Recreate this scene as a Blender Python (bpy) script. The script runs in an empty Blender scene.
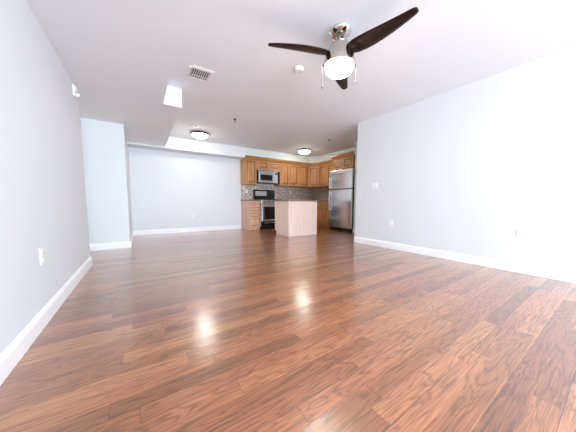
import bpy, bmesh, math
from mathutils import Vector, Matrix

C = bpy.context.scene.collection
SC = bpy.context.scene
PI = math.pi

# ------------------------------------------------------------------ camera
cam_data = bpy.data.cameras.new('camera')
cam_data.sensor_width = 36.0
cam_data.lens = 14.0
cam_data.shift_y = 5.38 / 576.0
cam_data.clip_start = 0.02
cam = bpy.data.objects.new('camera', cam_data)
C.objects.link(cam)
yaw, pitch, roll = math.radians(33.365), math.radians(4.886), math.radians(0.195)
fw = Vector((math.sin(yaw) * math.cos(pitch), math.cos(yaw) * math.cos(pitch), -math.sin(pitch)))
rt = Vector((math.cos(yaw), -math.sin(yaw), 0))
up = rt.cross(fw)
r2 = rt * math.cos(roll) + up * math.sin(roll)
u2 = up * math.cos(roll) - rt * math.sin(roll)
cam.matrix_world = Matrix(((r2.x, u2.x, -fw.x, 0), (r2.y, u2.y, -fw.y, 0), (r2.z, u2.z, -fw.z, 0.85), (0, 0, 0, 1)))
SC.camera = cam

# ------------------------------------------------------------------ room sizes (metres)
XL, XR, Y1, YR, Y2, XB, Y3 = -0.592, 3.851, 3.941, 3.22, 5.067, -0.186, 6.86
H1, H2, HB = 2.223, 2.482, 2.185
XS1, YSX, XS2, YF = 0.334, 3.703, 0.575, 6.462
KX, YREAR, XHALL = 5.80, -4.6, -3.2

# ------------------------------------------------------------------ light
SC.view_settings.view_transform = 'Standard'
SC.view_settings.look = 'None'
SC.view_settings.gamma = 1.0
SC.view_settings.use_curve_mapping = False
SC.view_settings.exposure = 0.20
try:
    SC.cycles.diffuse_bounces = 8
    SC.cycles.max_bounces = 14
except Exception:
    pass

world = bpy.data.worlds.new('sky')
SC.world = world
world.use_nodes = True
wn = world.node_tree
bgn = wn.nodes['Background']
bgn.inputs['Color'].default_value = (0.80, 0.90, 1.0, 1)
bgn.inputs['Strength'].default_value = 2.0


def area(name, loc, rot, sx, sy, power, col):
    d = bpy.data.lights.new(name, 'AREA')
    d.shape = 'RECTANGLE'
    d.size, d.size_y = sx, sy
    d.energy = power
    d.color = col
    o = bpy.data.objects.new(name, d)
    o.location = loc
    o.rotation_euler = rot
    C.objects.link(o)
    return o


WX0, WX1, WZ0, WZ1 = -0.10, 3.30, 0.12, 2.20      # the big window behind the camera
area('window_daylight', ((WX0 + WX1) / 2, YREAR - 0.16, (WZ0 + WZ1) / 2), (PI / 2 - 0.30, 0, 0), WX1 - WX0, WZ1 - WZ0, 500, (0.73, 0.86, 1.0))
SY0, SY1 = -2.30, -0.15                            # patio window in the right wall, beyond the frame
area('patio_daylight', (XR + 0.17, (SY0 + SY1) / 2, 1.15), (PI / 2 - 0.30, 0, PI / 2), SY1 - SY0, 2.0, 60, (0.73, 0.86, 1.0))

HWY0, HWY1 = 4.05, 4.95                            # unseen window, added at the side hall's end to light it
area('hall_fill_light', (XHALL - 0.17, (HWY0 + HWY1) / 2, 1.35), (PI / 2, 0, -PI / 2), HWY1 - HWY0, 1.5, 13, (1.0, 0.96, 0.74))


# ------------------------------------------------------------------ materials
def nt(name):
    m = bpy.data.materials.new(name)
    m.use_nodes = True
    t = m.node_tree
    return m, t, t.nodes['Principled BSDF']


def plain(name, col, rough=0.5, metal=0.0, noise=0.0, nscale=30, bump=0.0, coat=0.0, spec=None):
    m, t, b = nt(name)
    b.inputs['Base Color'].default_value = (*col, 1)
    b.inputs['Roughness'].default_value = rough
    b.inputs['Metallic'].default_value = metal
    b.inputs['Coat Weight'].default_value = coat
    b.inputs['Coat Roughness'].default_value = 0.08
    if spec is not None:
        b.inputs['Specular IOR Level'].default_value = spec
    if noise or bump:
        tc = t.nodes.new('ShaderNodeTexCoord')
        n = t.nodes.new('ShaderNodeTexNoise')
        n.inputs['Scale'].default_value = nscale
        n.inputs['Detail'].default_value = 4
        t.links.new(tc.outputs['Object'], n.inputs['Vector'])
        if noise:
            mx = t.nodes.new('ShaderNodeMix')
            mx.data_type = 'RGBA'
            mx.inputs['A'].default_value = (*[c * (1 - noise) for c in col], 1)
            mx.inputs['B'].default_value = (*[min(1, c * (1 + noise)) for c in col], 1)
            t.links.new(n.outputs['Fac'], mx.inputs['Factor'])
            t.links.new(mx.outputs['Result'], b.inputs['Base Color'])
        if bump:
            bp = t.nodes.new('ShaderNodeBump')
            bp.inputs['Strength'].default_value = bump
            bp.inputs['Distance'].default_value = 0.002
            t.links.new(n.outputs['Fac'], bp.inputs['Height'])
            t.links.new(bp.outputs['Normal'], b.inputs['Normal'])
    return m


def wood(name, dark, light, rough=0.35, scale=1.0, axis='Z', coat=0.3):
    m, t, b = nt(name)
    tc = t.nodes.new('ShaderNodeTexCoord')
    mp = t.nodes.new('ShaderNodeMapping')
    s = [14 * scale, 14 * scale, 14 * scale]
    s['XYZ'.index(axis)] = 0.9 * scale
    mp.inputs['Scale'].default_value = s
    n = t.nodes.new('ShaderNodeTexNoise')
    n.inputs['Scale'].default_value = 2.2
    n.inputs['Detail'].default_value = 6
    n.inputs['Distortion'].default_value = 0.6
    cr = t.nodes.new('ShaderNodeValToRGB')
    cr.color_ramp.elements[0].position = 0.32
    cr.color_ramp.elements[0].color = (*dark, 1)
    cr.color_ramp.elements[1].position = 0.68
    cr.color_ramp.elements[1].color = (*light, 1)
    t.links.new(tc.outputs['Object'], mp.inputs['Vector'])
    t.links.new(mp.outputs['Vector'], n.inputs['Vector'])
    t.links.new(n.outputs['Fac'], cr.inputs['Fac'])
    t.links.new(cr.outputs['Color'], b.inputs['Base Color'])
    b.inputs['Roughness'].default_value = rough
    b.inputs['Coat Weight'].default_value = coat
    b.inputs['Coat Roughness'].default_value = 0.15
    return m


def emit(name, col, strength, base=(0.9, 0.9, 0.9)):
    m, t, b = nt(name)
    b.inputs['Base Color'].default_value = (*base, 1)
    b.inputs['Roughness'].default_value = 0.3
    b.inputs['Emission Color'].default_value = (*col, 1)
    b.inputs['Emission Strength'].default_value = strength
    return m


def steel(name, col=(0.72, 0.72, 0.73), axis='X', rough=0.28):
    m, t, b = nt(name)
    tc = t.nodes.new('ShaderNodeTexCoord')
    mp = t.nodes.new('ShaderNodeMapping')
    s = [260, 260, 260]
    s['XYZ'.index(axis)] = 2
    mp.inputs['Scale'].default_value = s
    n = t.nodes.new('ShaderNodeTexNoise')
    n.inputs['Scale'].default_value = 1
    n.inputs['Detail'].default_value = 3
    mr = t.nodes.new('ShaderNodeMapRange')
    mr.inputs['To Min'].default_value = rough - 0.05
    mr.inputs['To Max'].default_value = rough + 0.07
    t.links.new(tc.outputs['Object'], mp.inputs['Vector'])
    t.links.new(mp.outputs['Vector'], n.inputs['Vector'])
    t.links.new(n.outputs['Fac'], mr.inputs['Value'])
    t.links.new(mr.outputs['Result'], b.inputs['Roughness'])
    b.inputs['Base Color'].default_value = (*col, 1)
    b.inputs['Metallic'].default_value = 1.0
    return m


def floor_material():
    """Oak strip floor, boards along X, 88 mm wide, stained red brown under a satin coat."""
    m, t, b = nt('oak_strip_floor')
    N, L = t.nodes.new, t.links.new

    def math_(op, a, bb=None, c=None):
        n = N('ShaderNodeMath')
        n.operation = op
        for i, v in enumerate((a, bb, c)):
            if v is None:
                continue
            if isinstance(v, (int, float)):
                n.inputs[i].default_value = v
            else:
                L(v, n.inputs[i])
        return n.outputs[0]

    tc = N('ShaderNodeTexCoord')
    sp = N('ShaderNodeSeparateXYZ')
    L(tc.outputs['Object'], sp.inputs[0])
    X, Y = sp.outputs['X'], sp.outputs['Y']
    W = 0.088
    v = math_('DIVIDE', Y, W)
    row = math_('FLOOR', v)
    fv = math_('SUBTRACT', v, row)
    wn1 = N('ShaderNodeTexWhiteNoise')
    wn1.noise_dimensions = '1D'
    L(row, wn1.inputs['W'])
    ln = math_('MULTIPLY_ADD', wn1.outputs['Value'], 0.8, 0.85)
    u = math_('ADD', math_('DIVIDE', X, ln), math_('MULTIPLY', wn1.outputs['Value'], 37.3))
    col = math_('FLOOR', u)
    fu = math_('SUBTRACT', u, col)
    cb = N('ShaderNodeCombineXYZ')
    L(row, cb.inputs[0])
    L(col, cb.inputs[1])
    wn2 = N('ShaderNodeTexWhiteNoise')
    wn2.noise_dimensions = '2D'
    L(cb.outputs[0], wn2.inputs['Vector'])
    bid = wn2.outputs['Value']
    # board tone
    cr = N('ShaderNodeValToRGB')
    e = cr.color_ramp.elements
    e[0].position, e[0].color = 0.0, (0.199, 0.068, 0.027, 1)
    e[1].position, e[1].color = 1.0, (0.385, 0.158, 0.061, 1)
    for p_, c_ in ((0.25, (0.268, 0.095, 0.036, 1)), (0.55, (0.323, 0.117, 0.045, 1)), (0.8, (0.370, 0.142, 0.055, 1))):
        k = e.new(p_)
        k.color = c_
    L(bid, cr.inputs['Fac'])
    # grain coordinates: stretched along the board, shifted per board
    sh = math_('MULTIPLY', bid, 91.7)
    gv = N('ShaderNodeCombineXYZ')
    L(math_('MULTIPLY_ADD', X, 1.5, sh), gv.inputs[0])
    L(math_('MULTIPLY_ADD', Y, 13.0, sh), gv.inputs[1])
    L(sh, gv.inputs[2])
    n1 = N('ShaderNodeTexNoise')                      # cathedral figure
    n1.inputs['Scale'].default_value = 1.3
    n1.inputs['Detail'].default_value = 2.0
    n1.inputs['Distortion'].default_value = 0.7
    L(gv.outputs[0], n1.inputs['Vector'])
    rings = math_('SINE', math_('MULTIPLY', n1.outputs['Fac'], 48.0))
    rings01 = math_('MULTIPLY_ADD', rings, 0.5, 0.5)
    ringp = math_('POWER', rings01, 3.0)
    gf = N('ShaderNodeCombineXYZ')
    L(math_('MULTIPLY_ADD', X, 5.0, sh), gf.inputs[0])
    L(math_('MULTIPLY_ADD', Y, 190.0, sh), gf.inputs[1])
    n2 = N('ShaderNodeTexNoise')                      # fine pores
    n2.inputs['Scale'].default_value = 1.0
    n2.inputs['Detail'].default_value = 3.0
    L(gf.outputs[0], n2.inputs['Vector'])
    pore = N('ShaderNodeMapRange')
    pore.inputs['From Min'].default_value = 0.35
    pore.inputs['From Max'].default_value = 0.65
    L(n2.outputs['Fac'], pore.inputs['Value'])
    shade = math_('MULTIPLY_ADD', ringp, -0.46, 1.20)
    shade = math_('MULTIPLY', shade, math_('MULTIPLY_ADD', pore.outputs['Result'], 0.52, 0.70))
    # seams
    ev = math_('MINIMUM', fv, math_('SUBTRACT', 1.0, fv))
    eu = math_('MULTIPLY', math_('MINIMUM', fu, math_('SUBTRACT', 1.0, fu)), 10.5)
    def line(dist, low):
        q = N('ShaderNodeMapRange')
        q.inputs['From Min'].default_value = 0.010
        q.inputs['From Max'].default_value = 0.034
        q.inputs['To Min'].default_value = low
        q.inputs['To Max'].default_value = 1.0
        L(dist, q.inputs['Value'])
        return q.outputs['Result']
    long_, butt = line(ev, 0.45), line(eu, 0.68)
    seam = math_('MULTIPLY', long_, butt)
    # glints off board bevels, painted pale into some long seams, the rest are dark
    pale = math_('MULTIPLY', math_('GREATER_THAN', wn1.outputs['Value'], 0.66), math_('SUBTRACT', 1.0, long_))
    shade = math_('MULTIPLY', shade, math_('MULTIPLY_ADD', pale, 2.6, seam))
    vm = N('ShaderNodeVectorMath')
    vm.operation = 'SCALE'
    L(cr.outputs['Color'], vm.inputs[0])
    L(shade, vm.inputs['Scale'])
    L(vm.outputs[0], b.inputs['Base Color'])
    b.inputs['Roughness'].default_value = 0.33
    b.inputs['Coat Weight'].default_value = 1.0
    b.inputs['Coat Roughness'].default_value = 0.19
    b.inputs['Coat IOR'].default_value = 1.8
    bp = N('ShaderNodeBump')
    bp.inputs['Strength'].default_value = 0.35
    bp.inputs['Distance'].default_value = 0.0015
    h = math_('ADD', seam, math_('MULTIPLY', pore.outputs['Result'], 0.12))
    L(h, bp.inputs['Height'])
    L(bp.outputs['Normal'], b.inputs['Normal'])
    # every board is cupped a hair across its width, so the gloss draws out into streaks
    cup = math_('MULTIPLY', math_('POWER', math_('ABSOLUTE', math_('SUBTRACT', fv, 0.5)), 2.0), 4.0 * 0.0005)
    bp2 = N('ShaderNodeBump')
    bp2.inputs['Strength'].default_value = 1.0
    bp2.inputs['Distance'].default_value = 1.0
    L(math_('ADD', cup, math_('MULTIPLY', pore.outputs['Result'], 0.00009)), bp2.inputs['Height'])
    L(bp2.outputs['Normal'], b.inputs['Coat Normal'])
    return m


def mosaic_material():
    m, t, b = nt('mosaic_tile')
    N, L = t.nodes.new, t.links.new
    tc = N('ShaderNodeTexCoord')
    mp = N('ShaderNodeMapping')
    mp.inputs['Scale'].default_value = (38, 38, 38)
    vo = N('ShaderNodeTexVoronoi')
    vo.distance = 'CHEBYCHEV'
    vo.inputs['Randomness'].default_value = 0.12
    vo.inputs['Scale'].default_value = 1.0
    sep = N('ShaderNodeSeparateColor')
    cr = N('ShaderNodeValToRGB')
    e = cr.color_ramp.elements
    e[0].position, e[0].color = 0.0, (0.24, 0.18, 0.145, 1)
    e[1].position, e[1].color = 1.0, (0.82, 0.72, 0.64, 1)
    for p_, c_ in ((0.3, (0.46, 0.36, 0.30, 1)), (0.55, (0.56, 0.46, 0.43, 1)), (0.8, (0.70, 0.57, 0.48, 1))):
        k = e.new(p_)
        k.color = c_
    L(tc.outputs['Object'], mp.inputs['Vector'])
    L(mp.outputs['Vector'], vo.inputs['Vector'])
    L(vo.outputs['Color'], sep.inputs[0])
    L(sep.outputs['Red'], cr.inputs['Fac'])
    L(cr.outputs['Color'], b.inputs['Base Color'])
    b.inputs['Roughness'].default_value = 0.3
    return m


def granite_material():
    m, t, b = nt('granite')
    N, L = t.nodes.new, t.links.new
    tc = N('ShaderNodeTexCoord')
    n = N('ShaderNodeTexNoise')
    n.inputs['Scale'].default_value = 120
    n.inputs['Detail'].default_value = 5
    cr = N('ShaderNodeValToRGB')
    e = cr.color_ramp.elements
    e[0].position, e[0].color = 0.36, (0.035, 0.022, 0.016, 1)
    e[1].position, e[1].color = 0.66, (0.46, 0.33, 0.23, 1)
    L(tc.outputs['Object'], n.inputs['Vector'])
    L(n.outputs['Fac'], cr.inputs['Fac'])
    L(cr.outputs['Color'], b.inputs['Base Color'])
    b.inputs['Roughness'].default_value = 0.15
    return m


def glass_material():
    m = bpy.data.materials.new('window_glass')
    m.use_nodes = True
    t = m.node_tree
    t.nodes.clear()
    out = t.nodes.new('ShaderNodeOutputMaterial')
    mix = t.nodes.new('ShaderNodeMixShader')
    tr = t.nodes.new('ShaderNodeBsdfTransparent')
    gl = t.nodes.new('ShaderNodeBsdfGlossy')
    gl.inputs['Roughness'].default_value = 0.02
    mix.inputs[0].default_value = 0.06
    t.links.new(tr.outputs[0], mix.inputs[1])
    t.links.new(gl.outputs[0], mix.inputs[2])
    t.links.new(mix.outputs[0], out.inputs[0])
    return m


M = dict(
    wall=plain('wall_paint', (0.735, 0.760, 0.775), 0.55, bump=0.05, nscale=220),
    kwall_dimsoffit=plain('kitchen_wall_and_dim_soffit', (0.66, 0.73, 0.69), 0.55, bump=0.05, nscale=220),  # kitchen walls; also paints the dimmer light on the kitchen soffit
    ceil=plain('ceiling_paint', (0.87, 0.915, 0.95), 0.8, bump=0.05, nscale=180),
    trim=plain('trim_gloss_white', (0.90, 0.90, 0.90), 0.30, noise=0.01),
    plastic=plain('white_plastic', (0.86, 0.86, 0.84), 0.35, noise=0.01),
    slot=plain('dark_slot', (0.02, 0.02, 0.02), 0.5, noise=0.05),
    ductdark=plain('duct_shadow_metal', (0.10, 0.10, 0.11), 0.6, noise=0.05),
    maple=wood('honey_maple', (0.40, 0.170, 0.052), (0.58, 0.295, 0.115)),
    groove=wood('dark_groove_wood', (0.17, 0.066, 0.022), (0.27, 0.115, 0.042)),
    mapleh=wood('honey_maple_across', (0.38, 0.155, 0.045), (0.54, 0.265, 0.10), axis='X'),
    pale=wood('pale_maple_veneer', (0.76, 0.55, 0.45), (0.86, 0.68, 0.58), rough=0.42, coat=0.15),
    steel=steel('brushed_stainless'),
    steely=steel('brushed_stainless_door', (0.74, 0.74, 0.76), 'Y', 0.19),
    chrome=plain('polished_nickel', (0.62, 0.59, 0.56), 0.05, 1.0, noise=0.02),
    nickel=plain('brushed_nickel', (0.60, 0.56, 0.51), 0.13, 1.0, noise=0.03),
    chainmetal=plain('chain_metal', (0.10, 0.09, 0.085), 0.6, 0.0, noise=0.05),
    black=plain('black_enamel', (0.012, 0.012, 0.013), 0.2, noise=0.05),
    glassblack=plain('black_glass', (0.008, 0.008, 0.010), 0.04, noise=0.05, coat=0.5),
    iron=plain('cast_iron', (0.02, 0.02, 0.02), 0.6, noise=0.1),
    espresso=wood('espresso_blade', (0.012, 0.005, 0.004), (0.028, 0.012, 0.008), 0.5, 1.0, 'X', 0.05),
    bronze=plain('dark_bronze', (0.030, 0.024, 0.020), 0.45, 0.3, noise=0.1),
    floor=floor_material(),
    mosaic=mosaic_material(),
    granite=granite_material(),
    glass=glass_material(),
    lampglass=emit('lit_opal_glass', (1.0, 0.95, 0.87), 36.0),
    fanglass=emit('lit_opal_bowl', (1.0, 0.95, 0.88), 62.0),
    clock=emit('lit_clock_display', (0.3, 0.9, 0.7), 0.3, (0.01, 0.02, 0.02)),
    frame=plain('window_frame_white', (0.85, 0.85, 0.85), 0.35, noise=0.01),
)

M['espresso'].node_tree.nodes['Principled BSDF'].inputs['Specular IOR Level'].default_value = 0.2


# ------------------------------------------------------------------ mesh helpers
class MB:
    def __init__(self):
        self.bm = bmesh.new()

    def box(self, x0, x1, y0, y1, z0, z1, bev=0.0, seg=2):
        t = bmesh.new()
        bmesh.ops.create_cube(t, size=1)
        for v in t.verts:
            v.co = Vector(((x0 + x1) / 2 + v.co.x * (x1 - x0), (y0 + y1) / 2 + v.co.y * (y1 - y0), (z0 + z1) / 2 + v.co.z * (z1 - z0)))
        if bev:
            bmesh.ops.bevel(t, geom=list(t.edges), offset=bev, segments=seg, affect='EDGES', profile=0.5)
        self._merge(t)
        return self

    def _merge(self, t):
        me = bpy.data.meshes.new('tmp')
        t.to_mesh(me)
        t.free()
        self.bm.from_mesh(me)
        bpy.data.meshes.remove(me)

    def lathe(self, prof, seg=40, c=(0, 0, 0), mat=None, cap=True):
        """prof: list of (r, z) turned about Z at c."""
        t = bmesh.new()
        rings = []
        for r, z in prof:
            if r < 1e-6:
                rings.append([t.verts.new((0, 0, z))])
            else:
                rings.append([t.verts.new((r * math.cos(2 * PI * i / seg), r * math.sin(2 * PI * i / seg), z)) for i in range(seg)])
        for a, b in zip(rings, rings[1:]):
            for i in range(seg):
                j = (i + 1) % seg
                if len(a) == 1 and len(b) == 1:
                    continue
                if len(a) == 1:
                    t.faces.new((a[0], b[i], b[j]))
                elif len(b) == 1:
                    t.faces.new((a[i], a[j], b[0]))
                else:
                    t.faces.new((a[i], a[j], b[j], b[i]))
        if cap:
            for ring in (rings[0], rings[-1]):
                if len(ring) > 1:
                    t.faces.new(ring)
        bmesh.ops.recalc_face_normals(t, faces=t.faces)
        mt = Matrix.Translation(c)
        if mat is not None:
            mt = mt @ mat
        bmesh.ops.transform(t, matrix=mt, verts=t.verts)
        self._merge(t)
        return self

    def tube(self, pts, r, seg=10):
        for a, b in zip(pts, pts[1:]):
            a, b = Vector(a), Vector(b)
            d = b - a
            q = d.to_track_quat('Z', 'Y').to_matrix().to_4x4()
            self.lathe([(r, 0), (r, d.length)], seg, a, q)
        return self

    def prism(self, poly, z0, z1):
        """poly: (x, y) outline raised from z0 to z1."""
        t = bmesh.new()
        lo = [t.verts.new((x, y, z0)) for x, y in poly]
        hi = [t.verts.new((x, y, z1)) for x, y in poly]
        t.faces.new(lo)
        t.faces.new(hi)
        n = len(poly)
        for i in range(n):
            t.faces.new((lo[i], lo[(i + 1) % n], hi[(i + 1) % n], hi[i]))
        bmesh.ops.recalc_face_normals(t, faces=t.faces)
        self._merge(t)
        return self

    def sweep(self, path, prof, closed=False):
        """prof: (out, z) section swept along a plan path of (x, y); out is to the right of travel."""
        t = bmesh.new()
        n = len(path)
        rows = []
        for i in range(n):
            p = Vector(path[i])
            d0 = (p - Vector(path[i - 1])).normalized() if i > 0 else None
            d1 = (Vector(path[i + 1]) - p).normalized() if i < n - 1 else None
            d0 = d0 or d1
            d1 = d1 or d0
            n0, n1 = Vector((d0.y, -d0.x)), Vector((d1.y, -d1.x))
            m_ = (n0 + n1)
            m_ = m_ / m_.dot(n0) if m_.length > 1e-6 else n0
            rows.append([t.verts.new((p.x + m_.x * o_, p.y + m_.y * o_, z)) for o_, z in prof])
        k = len(prof)
        for a, b in zip(rows, rows[1:]):
            for i in range(k):
                j = (i + 1) % k
                t.faces.new((a[i], a[j], b[j], b[i]))
        t.faces.new(rows[0])
        t.faces.new(rows[-1])
        bmesh.ops.recalc_face_normals(t, faces=t.faces)
        self._merge(t)
        return self

    def panel(self, x0, x1, z0, z1, yf, th, rings):
        """A raised-panel slab facing -Y; rings: (inset, depth behind the front)."""
        t = bmesh.new()

        def ring(ins, y):
            return [t.verts.new(c) for c in ((x0 + ins, y, z0 + ins), (x1 - ins, y, z0 + ins), (x1 - ins, y, z1 - ins), (x0 + ins, y, z1 - ins))]
        rs = [ring(0, yf + th), ring(0, yf + 0.003)] + [ring(i_, yf + d_) for i_, d_ in rings]
        for q, (a, b) in enumerate(zip(rs, rs[1:])):
            for i in range(4):
                f = t.faces.new((a[i], a[(i + 1) % 4], b[(i + 1) % 4], b[i]))
                f.material_index = 1 if q in (3, 4, 5) else 0      # the moulded groove, in a darker tone
        t.faces.new(rs[0])
        t.faces.new(rs[-1])
        bmesh.ops.recalc_face_normals(t, faces=t.faces)
        self._merge(t)
        return self

    def build(self, name, mat, parent=None, smooth=False, loc=None, rotz=0.0):
        me = bpy.data.meshes.new(name)
        self.bm.to_mesh(me)
        self.bm.free()
        for mm in (mat if isinstance(mat, tuple) else (mat,)):
            me.materials.append(mm)
        if smooth:
            for p in me.polygons:
                p.use_smooth = True
            try:
                me.set_sharp_from_angle(angle=math.radians(35))
            except Exception:
                pass
        o = bpy.data.objects.new(name, me)
        C.objects.link(o)
        if parent:
            o.parent = parent
        if loc:
            o.location = loc
        if rotz:
            o.rotation_euler.z = rotz
        return o


def tag(o, label, cat, group=None):
    o['label'] = label
    o['category'] = cat
    if group:
        o['group'] = group
    return o


def thing(name, label, cat, loc=(0, 0, 0), rotz=0.0, group=None):
    o = bpy.data.objects.new(name, None)
    o.empty_display_size = 0.1
    o.location = loc
    o.rotation_euler.z = rotz
    C.objects.link(o)
    return tag(o, label, cat, group)


def struct(name, mb, mat):
    o = mb.build(name, mat)
    o['kind'] = 'structure'
    return o


def dup(root, loc, rotz, label, group=None):
    r = root.copy()
    C.objects.link(r)
    r.location = loc
    r.rotation_euler.z = rotz
    r['label'] = label
    if group:
        r['group'] = group
    for ch in list(root.children):
        c = ch.copy()
        C.objects.link(c)
        c.parent = r
        for g in list(ch.children):
            d = g.copy()
            C.objects.link(d)
            d.parent = c
    return r


# ------------------------------------------------------------------ the setting
T = 0.12
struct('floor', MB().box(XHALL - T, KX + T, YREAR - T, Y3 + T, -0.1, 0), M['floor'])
struct('ceiling', MB().box(XHALL - T, KX + T, YREAR - T, Y3 + T, H2, H2 + 0.1), M['ceil'])
# lowered ceiling along the left side, wider past the step
struct('ceiling_lowered', MB().prism([(XHALL, YREAR), (XS1, YREAR), (XS1, YSX), (XS2, YSX), (XS2, YF + 0.01), (XHALL, YF + 0.01)], H1, H2), M['ceil'])
# boxed beam along the back wall and round over the kitchen cabinets
struct('ceiling_soffit', MB().prism([(XHALL, YF), (2.74, YF), (2.74, Y3), (XHALL, Y3)], HB, H2), M['wall'])
struct('ceiling_soffit_kitchen', MB().prism([(2.74, YF), (5.150, YF), (5.380, 6.175), (5.380, 4.215), (KX, 4.215), (KX, Y3), (2.74, Y3)], HB, H2), M['kwall_dimsoffit'])  # same beam, its weaker lamp light put into a darker tone
struct('wall_left', MB().box(XL - T, XL, YREAR, Y1, 0, H1), M['wall'])
struct('wall_hall', MB().box(XHALL, XL - T, Y1 - T, Y1, 0, H1), M['wall'])
he = MB().box(XHALL - T, XHALL, YREAR - T, HWY0, 0, H1).box(XHALL - T, XHALL, HWY1, Y3, 0, H1)
he.box(XHALL - T, XHALL, HWY0, HWY1, 0, 0.6).box(XHALL - T, XHALL, HWY0, HWY1, 2.1, H1)
struct('wall_hall_end', he, M['wall'])
w2 = MB()
for yy in (HWY0, HWY1 - 0.05):
    w2.box(XHALL - 0.10, XHALL - 0.03, yy, yy + 0.05, 0.6, 2.1, 0.004)
for zz in (0.6, 1.325, 2.05):
    w2.box(XHALL - 0.10, XHALL - 0.03, HWY0 + 0.05, HWY1 - 0.05, zz, zz + 0.05, 0.004)
w2 = struct('added_hall_window', w2, M['frame'])  # unseen frame, added to go with the hall fill light
MB().box(XHALL - 0.068, XHALL - 0.062, HWY0 + 0.05, HWY1 - 0.05, 0.65, 2.05).build('glass_pane', M['glass'], w2)
struct('wall_hall_far', MB().box(XHALL, XB, Y2, Y3, 0, H1), M['wall'])
struct('wall_back', MB().box(XHALL - T, KX + T, Y3, Y3 + T, 0, H2), M['wall'])
wr = MB().box(XR, XR + T, YREAR, SY0, 0, H2).box(XR, XR + T, SY1, YR, 0, H2)
wr.box(XR, XR + T, SY0, SY1, 0, 0.12).box(XR, XR + T, SY0, SY1, 2.17, H2)
struct('wall_right', wr, M['wall'])
w3 = MB()
for yy in (SY0, (SY0 + SY1) / 2 - 0.03, SY1 - 0.06):
    w3.box(XR + 0.03, XR + 0.10, yy, yy + 0.06, 0.12, 2.17, 0.004)
for zz in (0.12, 2.11):
    w3.box(XR + 0.03, XR + 0.10, SY0 + 0.06, SY1 - 0.06, zz, zz + 0.06, 0.004)
w3 = struct('window_3', w3, M['frame'])
MB().box(XR + 0.062, XR + 0.068, SY0 + 0.06, SY1 - 0.06, 0.18, 2.11).build('glass_pane', M['glass'], w3)
struct('wall_closet', MB().box(XR + T, KX, YR - T, YR, 0, H2), M['wall'])
struct('wall_kitchen', MB().box(KX, KX + T, YREAR - T, Y3, 0, H2), M['kwall_dimsoffit'])
struct('wall_stub', MB().box(4.955, KX, 4.085, 4.205, 0, H2), M['kwall_dimsoffit'])
rear = MB()
rear.box(XHALL, WX0, YREAR - T, YREAR, 0, H2).box(WX1, KX, YREAR - T, YREAR, 0, H2)
rear.box(WX0, WX1, YREAR - T, YREAR, WZ1, H2).box(WX0, WX1, YREAR - T, YREAR, 0, WZ0)
struct('wall_rear', rear, M['wall'])
wf = MB()
fwid = 0.06
for xx in (WX0, (WX0 + WX1) / 2 - fwid / 2, WX1 - fwid):
    wf.box(xx, xx + fwid, YREAR - 0.10, YREAR - 0.03, WZ0, WZ1, 0.004)
for zz in (WZ0, WZ1 - fwid):
    wf.box(WX0 + fwid, WX1 - fwid, YREAR - 0.10, YREAR - 0.03, zz, zz + fwid, 0.004)
wo = struct('window_1', wf, M['frame'])
MB().box(WX0 + fwid, WX1 - fwid, YREAR - 0.068, YREAR - 0.062, WZ0 + fwid, WZ1 - fwid).build('glass_pane', M['glass'], wo)

BP = [(0, 0), (0.016, 0), (0.016, 0.088), (0.012, 0.100), (0.009, 0.108), (0.004, 0.116), (0, 0.118)]
struct('baseboard_left', MB().sweep([(XL, YREAR), (XL, Y1), (XL - T, Y1)], BP), M['trim'])
struct('baseboard_hall', MB().sweep([(XHALL, Y2), (XB, Y2), (XB, Y3)], BP), M['trim'])
struct('baseboard_back', MB().sweep([(XB + 0.016, Y3), (2.69, Y3)], BP), M['trim'])
struct('baseboard_right', MB().sweep([(XR, YR), (XR, YREAR)], BP), M['trim'])
struct('baseboard_kitchen', MB().sweep([(4.955 + 0.3, 4.205), (4.955, 4.205), (4.955, 4.085), (KX, 4.085)][1:], BP), M['trim'])

struct('wall_backsplash', MB().box(2.71, KX, Y3 - 0.012, Y3, 0.915, 1.42), M['mosaic'])
struct('wall_backsplash_side', MB().box(KX - 0.012, KX, 5.15, Y3 - 0.012, 0.915, 1.42), M['mosaic'])

# ------------------------------------------------------------------ kitchen cabinets
DOOR = [(0.006, 0.0), (0.046, 0.0), (0.051, 0.013), (0.068, 0.013), (0.073, 0.011), (0.098, 0.002)]
DRW = [(0.005, 0.0), (0.026, 0.0), (0.029, 0.008), (0.036, 0.008), (0.039, 0.007), (0.052, 0.001)]


def wall_cabinet(label, loc, rotz, w, d, h, doors, gap=0.003):
    """origin: lower left front corner of the face frame; faces local -Y."""
    t = thing('wall_cabinet', label, 'cabinet', loc, rotz, None)
    b = MB()
    b.box(0, w, 0.018, d, 0, h)
    b.box(0, w, 0, 0.018, 0, h, 0.001)
    b.build('cabinet_body', M['maple'], t)
    x = 0.012
    dw = (w - 0.024 - 0.006 * (doors - 1)) / doors
    for i in range(doors):
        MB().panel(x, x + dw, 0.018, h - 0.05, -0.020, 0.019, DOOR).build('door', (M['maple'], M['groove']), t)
        x += dw + 0.006
    return t


YU = 6.49
ZB, ZT = 1.402, HB
wall_cabinet('tall single-door maple wall cabinet at the left end of the row, left of the microwave', (2.70, YU, ZB), 0, 0.39, Y3 - YU, ZT - ZB, 1)
wall_cabinet('short two-door maple wall cabinet directly above the microwave', (3.092, YU, 1.876), 0, 0.826, Y3 - YU, ZT - 1.876, 2)
wall_cabinet('two-door maple wall cabinet just right of the microwave', (3.920, YU, ZB), 0, 0.775, Y3 - YU, ZT - ZB, 2)
wall_cabinet('single-door maple wall cabinet beside the diagonal corner cabinet, right half of the back row', (4.697, YU, ZB), 0, 0.462, Y3 - YU, ZT - ZB, 1)
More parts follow.
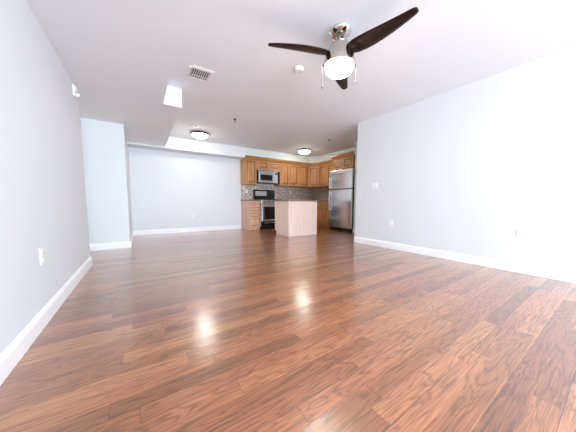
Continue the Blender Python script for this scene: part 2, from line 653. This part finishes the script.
# diagonal corner cabinet
A, B = Vector((5.161, 6.490)), Vector((5.40, 6.19))
t = thing('corner_cabinet', 'diagonal maple corner wall cabinet between the two rows of wall cabinets', 'cabinet', (5.161, 6.490, ZB))
MB().prism([(0, 0), (B.x - A.x, B.y - A.y), (KX - A.x - 0.022, B.y - A.y), (KX - A.x - 0.022, Y3 - A.y - 0.022), (0, Y3 - A.y - 0.022)], 0, ZT - ZB).build('cabinet_body', M['maple'], t)
dl = (B - A).length
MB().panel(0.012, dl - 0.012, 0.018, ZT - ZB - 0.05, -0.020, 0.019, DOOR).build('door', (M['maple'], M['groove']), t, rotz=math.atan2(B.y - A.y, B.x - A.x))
wall_cabinet('two-door maple wall cabinet on the side wall between the corner cabinet and refrigerator', (5.40, 6.188, ZB), -PI / 2, 0.90, KX - 5.40, ZT - ZB, 2)
wall_cabinet('short deep two-door maple cabinet above the refrigerator', (5.03, 5.10, 1.825), -PI / 2, 0.79, KX - 5.03, ZT - 1.825, 2)
# crown moulding round the tops
CP = [(0.0, 2.150), (0.012, 2.150), (0.016, 2.168), (0.034, 2.190), (0.056, 2.228), (0.060, 2.234), (0.060, 2.252), (0.0, 2.252)]
cm = MB().sweep([(2.698, YF - 0.001), (5.150, YF - 0.001), (5.379, 6.175), (5.379, 5.104), (5.006, 5.104), (5.006, 4.30)], CP)
cm.build('crown_moulding', M['mapleh'])
tag(bpy.data.objects['crown_moulding'], 'stepped maple crown moulding running along the tops of the wall cabinets', 'moulding')

# base cabinets
YB = 6.235


def base_cabinet(label, loc, rotz, w, d, fronts, h=0.887, name='base_cabinet', mat=None):
    """fronts: list of (kind, x0, x1, z0, z1)"""
    mat = mat or M['maple']
    t = thing(name, label, 'cabinet', loc, rotz)
    MB().box(0, w, 0.018, d, 0.10, h).box(0, w, 0, 0.018, 0.10, h, 0.001).build('cabinet_body', mat, t)
    MB().box(0.0, w, 0.075, d, 0, 0.10).build('toe_kick', mat, t)
    for kind, x0, x1, z0, z1 in fronts:
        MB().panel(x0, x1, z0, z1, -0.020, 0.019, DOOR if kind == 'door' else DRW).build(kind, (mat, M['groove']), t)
    return t


BASE = wood('light_maple', (0.58, 0.32, 0.20), (0.76, 0.48, 0.34))
base_cabinet('small maple base cabinet with stacked drawer fronts left of the range', (2.71, YB, 0), 0, 0.388, Y3 - YB,
             [('drawer', 0.015, 0.373, 0.735, 0.872), ('drawer', 0.015, 0.373, 0.555, 0.725), ('drawer', 0.015, 0.373, 0.39, 0.545), ('drawer', 0.015, 0.373, 0.115, 0.38)], mat=BASE)
base_cabinet('maple base cabinet along the back wall, right of the range and behind the island', (3.902, YB, 0), 0, 1.27, Y3 - YB - 0.022,
             [('drawer', 0.015, 0.63, 0.725, 0.872), ('drawer', 0.64, 1.255, 0.725, 0.872), ('door', 0.015, 0.63, 0.115, 0.705), ('door', 0.64, 1.255, 0.115, 0.705)])
base_cabinet('maple base cabinet on the side wall left of the refrigerator', (5.19, 6.21, 0), -PI / 2, 1.05, KX - 5.19 - 0.022,
             [('drawer', 0.06, 0.55, 0.725, 0.872), ('drawer', 0.56, 1.055, 0.725, 0.872), ('door', 0.06, 0.55, 0.115, 0.705), ('door', 0.56, 1.055, 0.115, 0.705)])
tag(MB().box(2.69, 3.098, YB - 0.03, Y3 - 0.013, 0.888, 0.925, 0.004).build('countertop', M['granite']),
    'short speckled granite worktop left of the range', 'countertop')
tag(MB().prism([(3.902, YB - 0.03), (5.16, YB - 0.03), (5.16, 5.165), (KX - 0.013, 5.165), (KX - 0.013, Y3 - 0.013), (3.902, Y3 - 0.013)], 0.888, 0.925).build('countertop', M['granite']),
    'L-shaped speckled granite worktop running into the kitchen corner', 'countertop')

# island
t = thing('kitchen_island', 'pale maple kitchen island with plain panels standing in front of the range', 'island', (3.02, 4.562, 0))
IW, ID = 0.905, 0.66
MB().box(0.004, IW - 0.004, 0.004, ID - 0.004, 0.105, 0.873).box(0.004, IW - 0.004, 0.004, ID - 0.08, 0, 0.105).build('cabinet_body', M['pale'], t)
MB().box(0, IW, -0.004, 0.004, 0, 0.873, 0.001).build('back_panel', M['pale'], t)
MB().box(-0.004, 0.004, 0.005, ID - 0.075, 0, 0.105).box(-0.004, 0.004, 0.005, ID, 0.105, 0.873).build('side_panel', M['pale'], t)
MB().box(IW - 0.004, IW + 0.004, 0.005, ID - 0.075, 0, 0.105).box(IW - 0.004, IW + 0.004, 0.005, ID, 0.105, 0.873).build('side_panel', M['pale'], t)
MB().box(IW + 0.0045, IW + 0.014, ID - 0.21, ID - 0.08, 0, 0.07, 0.002).build('base_block', M['trim'], t)
for x0, x1 in ((0.012, 0.448), (0.454, 0.893)):
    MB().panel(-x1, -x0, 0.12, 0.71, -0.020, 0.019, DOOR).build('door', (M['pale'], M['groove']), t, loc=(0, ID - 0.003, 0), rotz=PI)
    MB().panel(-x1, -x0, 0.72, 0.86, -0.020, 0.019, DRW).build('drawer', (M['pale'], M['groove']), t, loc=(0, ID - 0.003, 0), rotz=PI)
tag(MB().box(2.985, 3.985, 4.53, 5.27, 0.8735, 0.913, 0.005).build('countertop', M['granite']),
    'speckled granite worktop lying on the pale island', 'countertop')

# ------------------------------------------------------------------ range
RW = 0.785
t = thing('range', 'black and stainless freestanding gas range with tall backguard', 'range', (3.108, YB - 0.03, 0.0))
MB().box(0, RW, 0.035, 0.62, 0.06, 0.918).box(0.03, RW - 0.03, 0.06, 0.60, 0, 0.06).build('body', M['black'], t)
MB().box(0.012, RW - 0.012, -0.005, 0.034, 0.255, 0.785, 0.008).build('oven_door', M['steel'], t)
od = t.children[-1]
MB().box(0.085, RW - 0.085, -0.010, -0.0045, 0.315, 0.705, 0.003).build('door_window', M['glassblack'], od)
h = MB().tube([(0.06, -0.055, 0.748), (RW - 0.06, -0.055, 0.748)], 0.012)
h.tube([(0.10, -0.055, 0.748), (0.10, -0.002, 0.748)], 0.009).tube([(RW - 0.10, -0.055, 0.748), (RW - 0.10, -0.002, 0.748)], 0.009)
h.build('door_handle', M['steel'], od, True)
MB().box(0.012, RW - 0.012, -0.003, 0.034, 0.085, 0.232, 0.006).build('storage_drawer', M['black'], t)
MB().box(0.10, RW - 0.10, -0.020, -0.002, 0.198, 0.216, 0.004).build('drawer_handle', M['steel'], t.children[-1])
MB().box(0.0, RW, -0.012, 0.034, 0.797, 0.918, 0.006).build('control_panel', M['steel'], t)
cp = t.children[-1]
for k in range(5):
    xk = 0.09 + k * (RW - 0.18) / 4
    MB().lathe([(0.0, 0.034), (0.017, 0.034), (0.021, 0.028), (0.023, 0.0)], 20, (xk, -0.012, 0.860), Matrix.Rotation(PI / 2, 4, 'X')).build('knob', M['black'], cp, True)
MB().box(0, RW, 0.02, 0.55, 0.918, 0.930, 0.004).build('cooktop', M['black'], t)
for k in range(2):
    g = MB()
    x0, x1 = 0.03 + k * 0.37, 0.03 + k * 0.37 + 0.35
    for xx in (x0, (x0 + x1) / 2 - 0.006, x1 - 0.012):
        g.box(xx, xx + 0.012, 0.06, 0.52, 0.945, 0.959, 0.003)
    for yy in (0.06, 0.17, 0.285, 0.40, 0.508):
        g.box(x0, x1, yy, yy + 0.012, 0.943, 0.957, 0.003)
    for xx in (x0, x1 - 0.012):
        for yy in (0.06, 0.508):
            g.box(xx, xx + 0.012, yy, yy + 0.012, 0.929, 0.945)
    g.build('grate', M['iron'], t)
    for yy in (0.17, 0.41):
        MB().lathe([(0.045, 0.930), (0.045, 0.937), (0.030, 0.939), (0.030, 0.943), (0.0, 0.943)], 20, ((x0 + x1) / 2, yy, 0)).build('burner', M['iron'], t, True)
MB().box(0, RW, 0.555, 0.618, 0.918, 1.260, 0.008).build('backguard', M['black'], t)
bgd = t.children[-1]
MB().box(0.07, 0.47, 0.549, 0.5555, 1.06, 1.215, 0.003).build('backguard_panel', M['steel'], bgd)
MB().box(0.48, RW - 0.06, 0.549, 0.5555, 1.075, 1.20, 0.003).build('display', M['glassblack'], bgd)
for k in range(2):
    MB().lathe([(0.0, 0.022), (0.015, 0.022), (0.019, 0.0)], 16, (0.56 + k * 0.10, 0.5485, 1.14), Matrix.Rotation(PI / 2, 4, 'X')).build('knob', M['black'], bgd, True)

# ------------------------------------------------------------------ microwave
MW = 0.806
t = thing('microwave', 'stainless over-the-range microwave under the short cabinet', 'microwave', (3.100, 6.43, 1.446))
MB().box(0, MW, 0.02, 0.428, 0.0, 0.425).build('body', M['black'], t)
MB().box(0.035, 0.60, -0.012, 0.0195, 0.022, 0.385, 0.006).build('door', M['steel'], t)
dr = t.children[-1]
MB().box(0.085, 0.515, -0.016, -0.0115, 0.095, 0.270, 0.003).build('door_window', M['glassblack'], dr)
MB().tube([(0.565, -0.045, 0.07), (0.565, -0.045, 0.34)], 0.010).tube([(0.565, -0.045, 0.09), (0.565, -0.010, 0.09)], 0.008).tube([(0.565, -0.045, 0.32), (0.565, -0.010, 0.32)], 0.008).build('door_handle', M['steel'], dr, True)
MB().box(0.604, MW - 0.085, -0.012, 0.0195, 0.022, 0.385, 0.006).build('control_panel', M['steel'], t)
cp = t.children[-1]
MB().box(0.625, MW - 0.105, -0.015, -0.0115, 0.30, 0.35, 0.002).build('display', M['glassblack'], cp)
for r_ in range(4):
    for c_ in range(2):
        MB().box(0.632 + c_ * 0.034, 0.658 + c_ * 0.034, -0.0145, -0.0115, 0.075 + r_ * 0.05, 0.105 + r_ * 0.05, 0.002).build('button', M['plastic'], cp)
MB().box(MW - 0.082, MW, -0.006, 0.0195, 0.0, 0.40, 0.004).build('side_trim', M['black'], t)
MB().box(0.0, 0.033, -0.006, 0.0195, 0.0, 0.40, 0.004).build('side_trim', M['black'], t)
vg = MB().box(0.0, MW, 0.0, 0.0195, 0.402, 0.425)
for k in range(18):
    vg.box(0.05 + k * 0.039, 0.078 + k * 0.039, -0.006, 0.0, 0.406, 0.420)
vg.build('vent_grille', M['steel'], t)

# ------------------------------------------------------------------ refrigerator (faces -X)
FW, FH = 0.892, 1.795
t = thing('refrigerator', 'stainless top-freezer refrigerator with dark sides against the kitchen side wall', 'refrigerator', (4.895, 5.125, 0), -PI / 2)
MB().box(0.004, FW - 0.004, 0.075, 0.80, 0.035, FH - 0.02, 0.006).build('body', M['black'], t)
FG = 0.012
ZS = 1.235
MB().box(0, FW, 0.0, 0.068, 0.105, ZS - 0.008, FG, 3).build('refrigerator_door', M['steely'], t)
fd = t.children[-1]
MB().box(0, FW, 0.0, 0.068, ZS + 0.008, FH, FG, 3).build('freezer_door', M['steely'], t)
fz = t.children[-1]
MB().box(0.014, FW - 0.014, -0.004, 0.001, FH - 0.115, FH - 0.012, 0.003).build('top_trim', M['steel'], fz)


def bar(z0, z1):
    b = MB().box(0.035, 0.062, -0.055, -0.030, z0, z1, 0.008)
    b.box(0.035, 0.062, -0.032, 0.001, z0, z0 + 0.04, 0.004).box(0.035, 0.062, -0.032, 0.001, z1 - 0.04, z1, 0.004)
    return b


bar(ZS + 0.05, ZS + 0.36).build('door_handle', M['steel'], fz)
bar(ZS - 0.62, ZS - 0.05).build('door_handle', M['steel'], fd)
gr = MB().box(0.01, FW - 0.01, 0.03, 0.074, 0.012, 0.098)
for k in range(4):
    gr.box(0.03, FW - 0.03, 0.024, 0.03, 0.024 + k * 0.018, 0.034 + k * 0.018)
gr.build('base_grille', M['black'], t)
MB().box(FW - 0.10, FW - 0.02, 0.02, 0.11, FH + 0.001, FH + 0.014, 0.003).build('hinge_cover', M['black'], t)
for xx in (0.06, FW - 0.10):
    for yy in (0.12, 0.70):
        MB().lathe([(0.02, 0), (0.02, 0.035)], 12, (xx + 0.02, yy, 0)).build('foot', M['black'], t)

# ------------------------------------------------------------------ ceiling fan
FX, FY = 1.669, 1.641
t = thing('ceiling_fan', 'three-blade ceiling fan with dark blades, nickel motor and lit bowl', 'ceiling fan', (FX, FY, H2))
MB().lathe([(0.0, 0.0), (0.102, 0.0), (0.104, -0.010), (0.098, -0.022), (0.076, -0.042), (0.046, -0.054), (0.022, -0.058), (0.0, -0.058)], 48).build('canopy', M['chrome'], t, True)
MB().lathe([(0.011, -0.05), (0.011, -0.13)], 20).lathe([(0.026, -0.098), (0.030, -0.106), (0.030, -0.120), (0.018, -0.126)], 24).build('downrod', M['chrome'], t, True)
MB().lathe([(0.0, -0.118), (0.066, -0.118), (0.088, -0.125), (0.098, -0.140), (0.116, -0.175), (0.136, -0.230), (0.146, -0.275), (0.149, -0.302), (0.146, -0.322), (0.0, -0.322)], 56).build('motor_housing', M['nickel'], t, True)
MB().lathe([(0.134, -0.322), (0.134, -0.336), (0.127, -0.358), (0.108, -0.380), (0.078, -0.396), (0.040, -0.405), (0.0, -0.408)], 48).build('light_bowl', M['fanglass'], t, True)


def blade_mesh(name, mat):
    """blade along +X, pitched about its length"""
    bm = bmesh.new()
    st = [(0.085, 0.035), (0.12, 0.058), (0.17, 0.074), (0.24, 0.080), (0.32, 0.078), (0.40, 0.071), (0.48, 0.062), (0.56, 0.051), (0.63, 0.041), (0.675, 0.032), (0.690, 0.020)]
    rows = []
    for x, w in st:
        s = (x - 0.085) / 0.605
        ang = math.radians(-15 + 6 * s)
        yc = 0.020 * math.sin(PI * s) - 0.004
        rr = []
        for yy, zz in ((-w, 0), (-w * 0.5, 0.0045), (w * 0.5, 0.0045), (w, 0), (w * 0.5, -0.0045), (-w * 0.5, -0.0045)):
            y_, z_ = yy * math.cos(ang) - zz * math.sin(ang), yy * math.sin(ang) + zz * math.cos(ang)
            rr.append(bm.verts.new((x, y_ + yc, z_)))
        rows.append(rr)
    for a, b in zip(rows, rows[1:]):
        for i in range(6):
            bm.faces.new((a[i], a[(i + 1) % 6], b[(i + 1) % 6], b[i]))
    bm.faces.new(rows[0])
    bm.faces.new(rows[-1])
    bmesh.ops.recalc_face_normals(bm, faces=bm.faces)
    me = bpy.data.meshes.new(name)
    bm.to_mesh(me)
    bm.free()
    me.materials.append(mat)
    for p in me.polygons:
        p.use_smooth = True
    return me


bme = blade_mesh('blade', M['espresso'])
for a_ in (-81.5, 38.5, 158.5):
    o = bpy.data.objects.new('blade', bme)
    C.objects.link(o)
    o.parent = t
    o.location = (0, 0, -0.215)
    o.rotation_euler.z = math.radians(a_)
    MB().box(0.095, 0.175, -0.020, 0.020, -0.004, 0.010, 0.003).build('blade_bracket', M['bronze'], o)
rv = Vector((r2.x, r2.y)).normalized()
for s_, ln in ((-1, 0.20), (1, 0.15)):
    px, py = rv.x * 0.162 * s_, rv.y * 0.162 * s_
    ch = MB().tube([(px * 0.93, py * 0.93, -0.312), (px, py, -0.312), (px, py, -0.312 - ln)], 0.0014, 8)
    o = ch.build('pull_chain', M['chainmetal'], t, True)
    MB().lathe([(0.0, 0.014), (0.005, 0.010), (0.008, -0.004), (0.005, -0.018), (0.0, -0.021)], 12, (px, py, -0.312 - ln)).build('chain_knob', M['bronze'], o, True)
    MB().lathe([(0.0, 0.008), (0.006, 0.006), (0.006, -0.006), (0.0, -0.008)], 12, (px * 0.97, py * 0.97, -0.312)).build('chain_switch', M['bronze'], o, True)


# ------------------------------------------------------------------ flush ceiling lamps
def flush_lamp(label, x, y, z):
    t = thing('ceiling_lamp', label, 'ceiling lamp', (x, y, z), 0, 'flush ceiling lamps')
    MB().lathe([(0.0, 0.0), (0.176, 0.0), (0.194, -0.004), (0.200, -0.016), (0.201, -0.046), (0.197, -0.050), (0.182, -0.050), (0.178, -0.044), (0.0, -0.044)], 56).build('rim', M['bronze'], t, True)
    MB().lathe([(0.178, -0.043), (0.175, -0.060), (0.158, -0.084), (0.122, -0.105), (0.070, -0.117), (0.0, -0.121)], 48).build('glass_dome', M['lampglass'], t, True)
    MB().lathe([(0.0, -0.119), (0.010, -0.120), (0.012, -0.128), (0.006, -0.136), (0.0, -0.138)], 16).build('finial', M['bronze'], t, True)
    return t


lp = flush_lamp('lit flush ceiling lamp with dark rim beside the round ceiling vent', 1.262, 5.732, H2)
dup(lp, (4.362, 5.70, H2), 0, 'lit flush ceiling lamp with dark rim above the kitchen island')

# ------------------------------------------------------------------ ceiling fittings
t = thing('air_register', 'square white louvred air register in the ceiling, left of the fan', 'air vent', (0.709, 3.140, H2))
fr = MB()
a0, a1 = 0.150, 0.112
fr.sweep([(-a1, -a1), (a1, -a1), (a1, a1), (-a1, a1), (-a1, -a1)], [(0.0, 0.0), (0.038, 0.0), (0.038, -0.004), (0.006, -0.012), (0.0, -0.012)])
fr.build('frame', M['plastic'], t)
MB().box(-a1, a1, -a1, a1, -0.003, -0.0005).build('duct_opening', M['ductdark'], t)
for k in range(9):
    y_ = -0.10 + k * 0.025
    l = MB().box(-0.0085, 0.0085, -a1 + 0.001, a1 - 0.001, -0.0008, 0.0008)
    o = l.build('louvre', M['plastic'], t, loc=(y_, 0, -0.009))
    o.rotation_euler.y = math.radians(-35)
MB().box(-a1 + 0.002, a1 - 0.002, 0.034, 0.042, -0.020, -0.016).build('divider', M['plastic'], t)

t = thing('round_vent', 'round white ceiling diffuser next to the left flush ceiling lamp', 'air vent', (1.014, 5.233, H2))
MB().lathe([(0.0, 0.0), (0.130, 0.0), (0.128, -0.006), (0.100, -0.014), (0.092, -0.010), (0.0, -0.006)], 40).build('flange', M['plastic'], t, True)
MB().lathe([(0.076, -0.006), (0.084, -0.020), (0.070, -0.022), (0.060, -0.008)], 36, cap=False).build('ring', M['plastic'], t, True)
MB().lathe([(0.0, -0.006), (0.048, -0.007), (0.052, -0.020), (0.0, -0.026)], 32).build('centre_cone', M['plastic'], t, True)
MB().lathe([(0.053, -0.0085), (0.059, -0.0085)], 36, cap=False).build('dark_gap', M['ductdark'], t, True)

t = thing('smoke_detector', 'round white smoke detector on the ceiling left of the fan bowl', 'smoke detector', (1.698, 2.345, H2))
MB().lathe([(0.0, 0.0), (0.058, 0.0), (0.060, -0.006), (0.058, -0.012), (0.0, -0.012)], 40).build('base_plate', M['plastic'], t, True)
MB().lathe([(0.052, -0.012), (0.050, -0.026), (0.042, -0.036), (0.030, -0.038), (0.0, -0.038)], 40).build('cover', M['plastic'], t, True)
MB().lathe([(0.0, 0.0), (0.005, 0.0), (0.004, -0.003), (0.0, -0.003)], 12, (0.024, 0.0, -0.0375)).build('test_button', M['slot'], t, True)


def sprinkler(label, x, y, z):
    t = thing('sprinkler_head', label, 'sprinkler', (x, y, z), 0, 'ceiling sprinklers')
    MB().lathe([(0.0, 0.0), (0.030, 0.0), (0.028, -0.005), (0.014, -0.010), (0.0, -0.010)], 28).build('escutcheon', M['bronze'], t, True)
    MB().lathe([(0.009, -0.008), (0.010, -0.020), (0.006, -0.024)], 16).tube([(0.010, 0, -0.018), (0.013, 0, -0.035), (0.003, 0, -0.050)], 0.0025, 8).tube([(-0.010, 0, -0.018), (-0.013, 0, -0.035), (-0.003, 0, -0.050)], 0.0025, 8).build('frame', M['bronze'], t, True)
    MB().lathe([(0.0, -0.050), (0.016, -0.050), (0.016, -0.052), (0.0, -0.054)], 20).build('deflector', M['bronze'], t, True)
    return t


sp_ = sprinkler('small dark sprinkler head on the open ceiling right of the left flush lamp', 1.636, 4.399, H2)
dup(sp_, (4.185, 4.425, H2), 0, 'small dark sprinkler head on the ceiling right of the kitchen lamp')

# ------------------------------------------------------------------ wall fittings
t = thing('wall_alarm', 'small cream alarm strobe high on the end of the left wall', 'alarm', (XL, 3.66, 2.13), PI / 2)
# local -Y is into the room (+X)
MB().box(-0.050, 0.050, -0.018, 0.0, -0.062, 0.062, 0.005).build('back_plate', M['plastic'], t)
MB().box(-0.038, 0.038, -0.032, -0.018, -0.005, 0.052, 0.004).build('horn_grille', M['plastic'], t)
MB().box(0.006, 0.046, -0.050, -0.018, -0.048, -0.012, 0.006).build('strobe_lens', M['plastic'], t)
MB().box(0.014, 0.038, -0.0515, -0.0495, -0.040, -0.020, 0.001).build('strobe_window', M['nickel'], t.children[-1])


def outlet(label, loc, rotz):
    t = thing('wall_outlet', label, 'outlet', loc, rotz)
    MB().box(-0.036, 0.036, -0.006, 0.0, -0.058, 0.058, 0.003).build('cover_plate', M['plastic'], t)
    for z_ in (-0.021, 0.021):
        MB().box(-0.017, 0.017, -0.009, -0.0055, z_ - 0.0145, z_ + 0.0145, 0.003).build('socket', M['plastic'], t)
        s_ = t.children[-1]
        MB().box(-0.0085, -0.0060, -0.0094, -0.0088, z_ - 0.004, z_ + 0.007).box(0.0060, 0.0085, -0.0094, -0.0088, z_ - 0.004, z_ + 0.006).box(-0.0025, 0.0025, -0.0094, -0.0088, z_ - 0.011, z_ - 0.006).build('slots', M['slot'], s_)
    return t


o1 = outlet('white outlet low on the left wall', (XL, 2.23, 0.47), PI / 2)
dup(o1, (XR, 0.70, 0.475), -PI / 2, 'white outlet low on the right wall, nearest the camera')
dup(o1, (XR, 2.39, 0.47), -PI / 2, 'white outlet low on the right wall below the light switch')
dup(o1, (1.23, Y3, 0.445), 0, 'white outlet low on the bare back wall left of the cabinets')
dup(o1, (2.90, Y3 - 0.012, 1.20), 0, 'white outlet on the mosaic backsplash left of the range')
dup(o1, (4.60, Y3 - 0.012, 1.20), 0, 'white outlet on the mosaic backsplash above the island')
t = thing('light_switch', 'white double light switch at the far end of the right wall', 'switch', (XR, 2.76, 1.175), -PI / 2)
MB().box(-0.060, 0.060, -0.006, 0.0, -0.058, 0.058, 0.003).build('cover_plate', M['plastic'], t)
for x_ in (-0.024, 0.024):
    MB().box(x_ - 0.016, x_ + 0.016, -0.010, -0.0055, -0.033, 0.033, 0.003).build('rocker', M['plastic'], t)
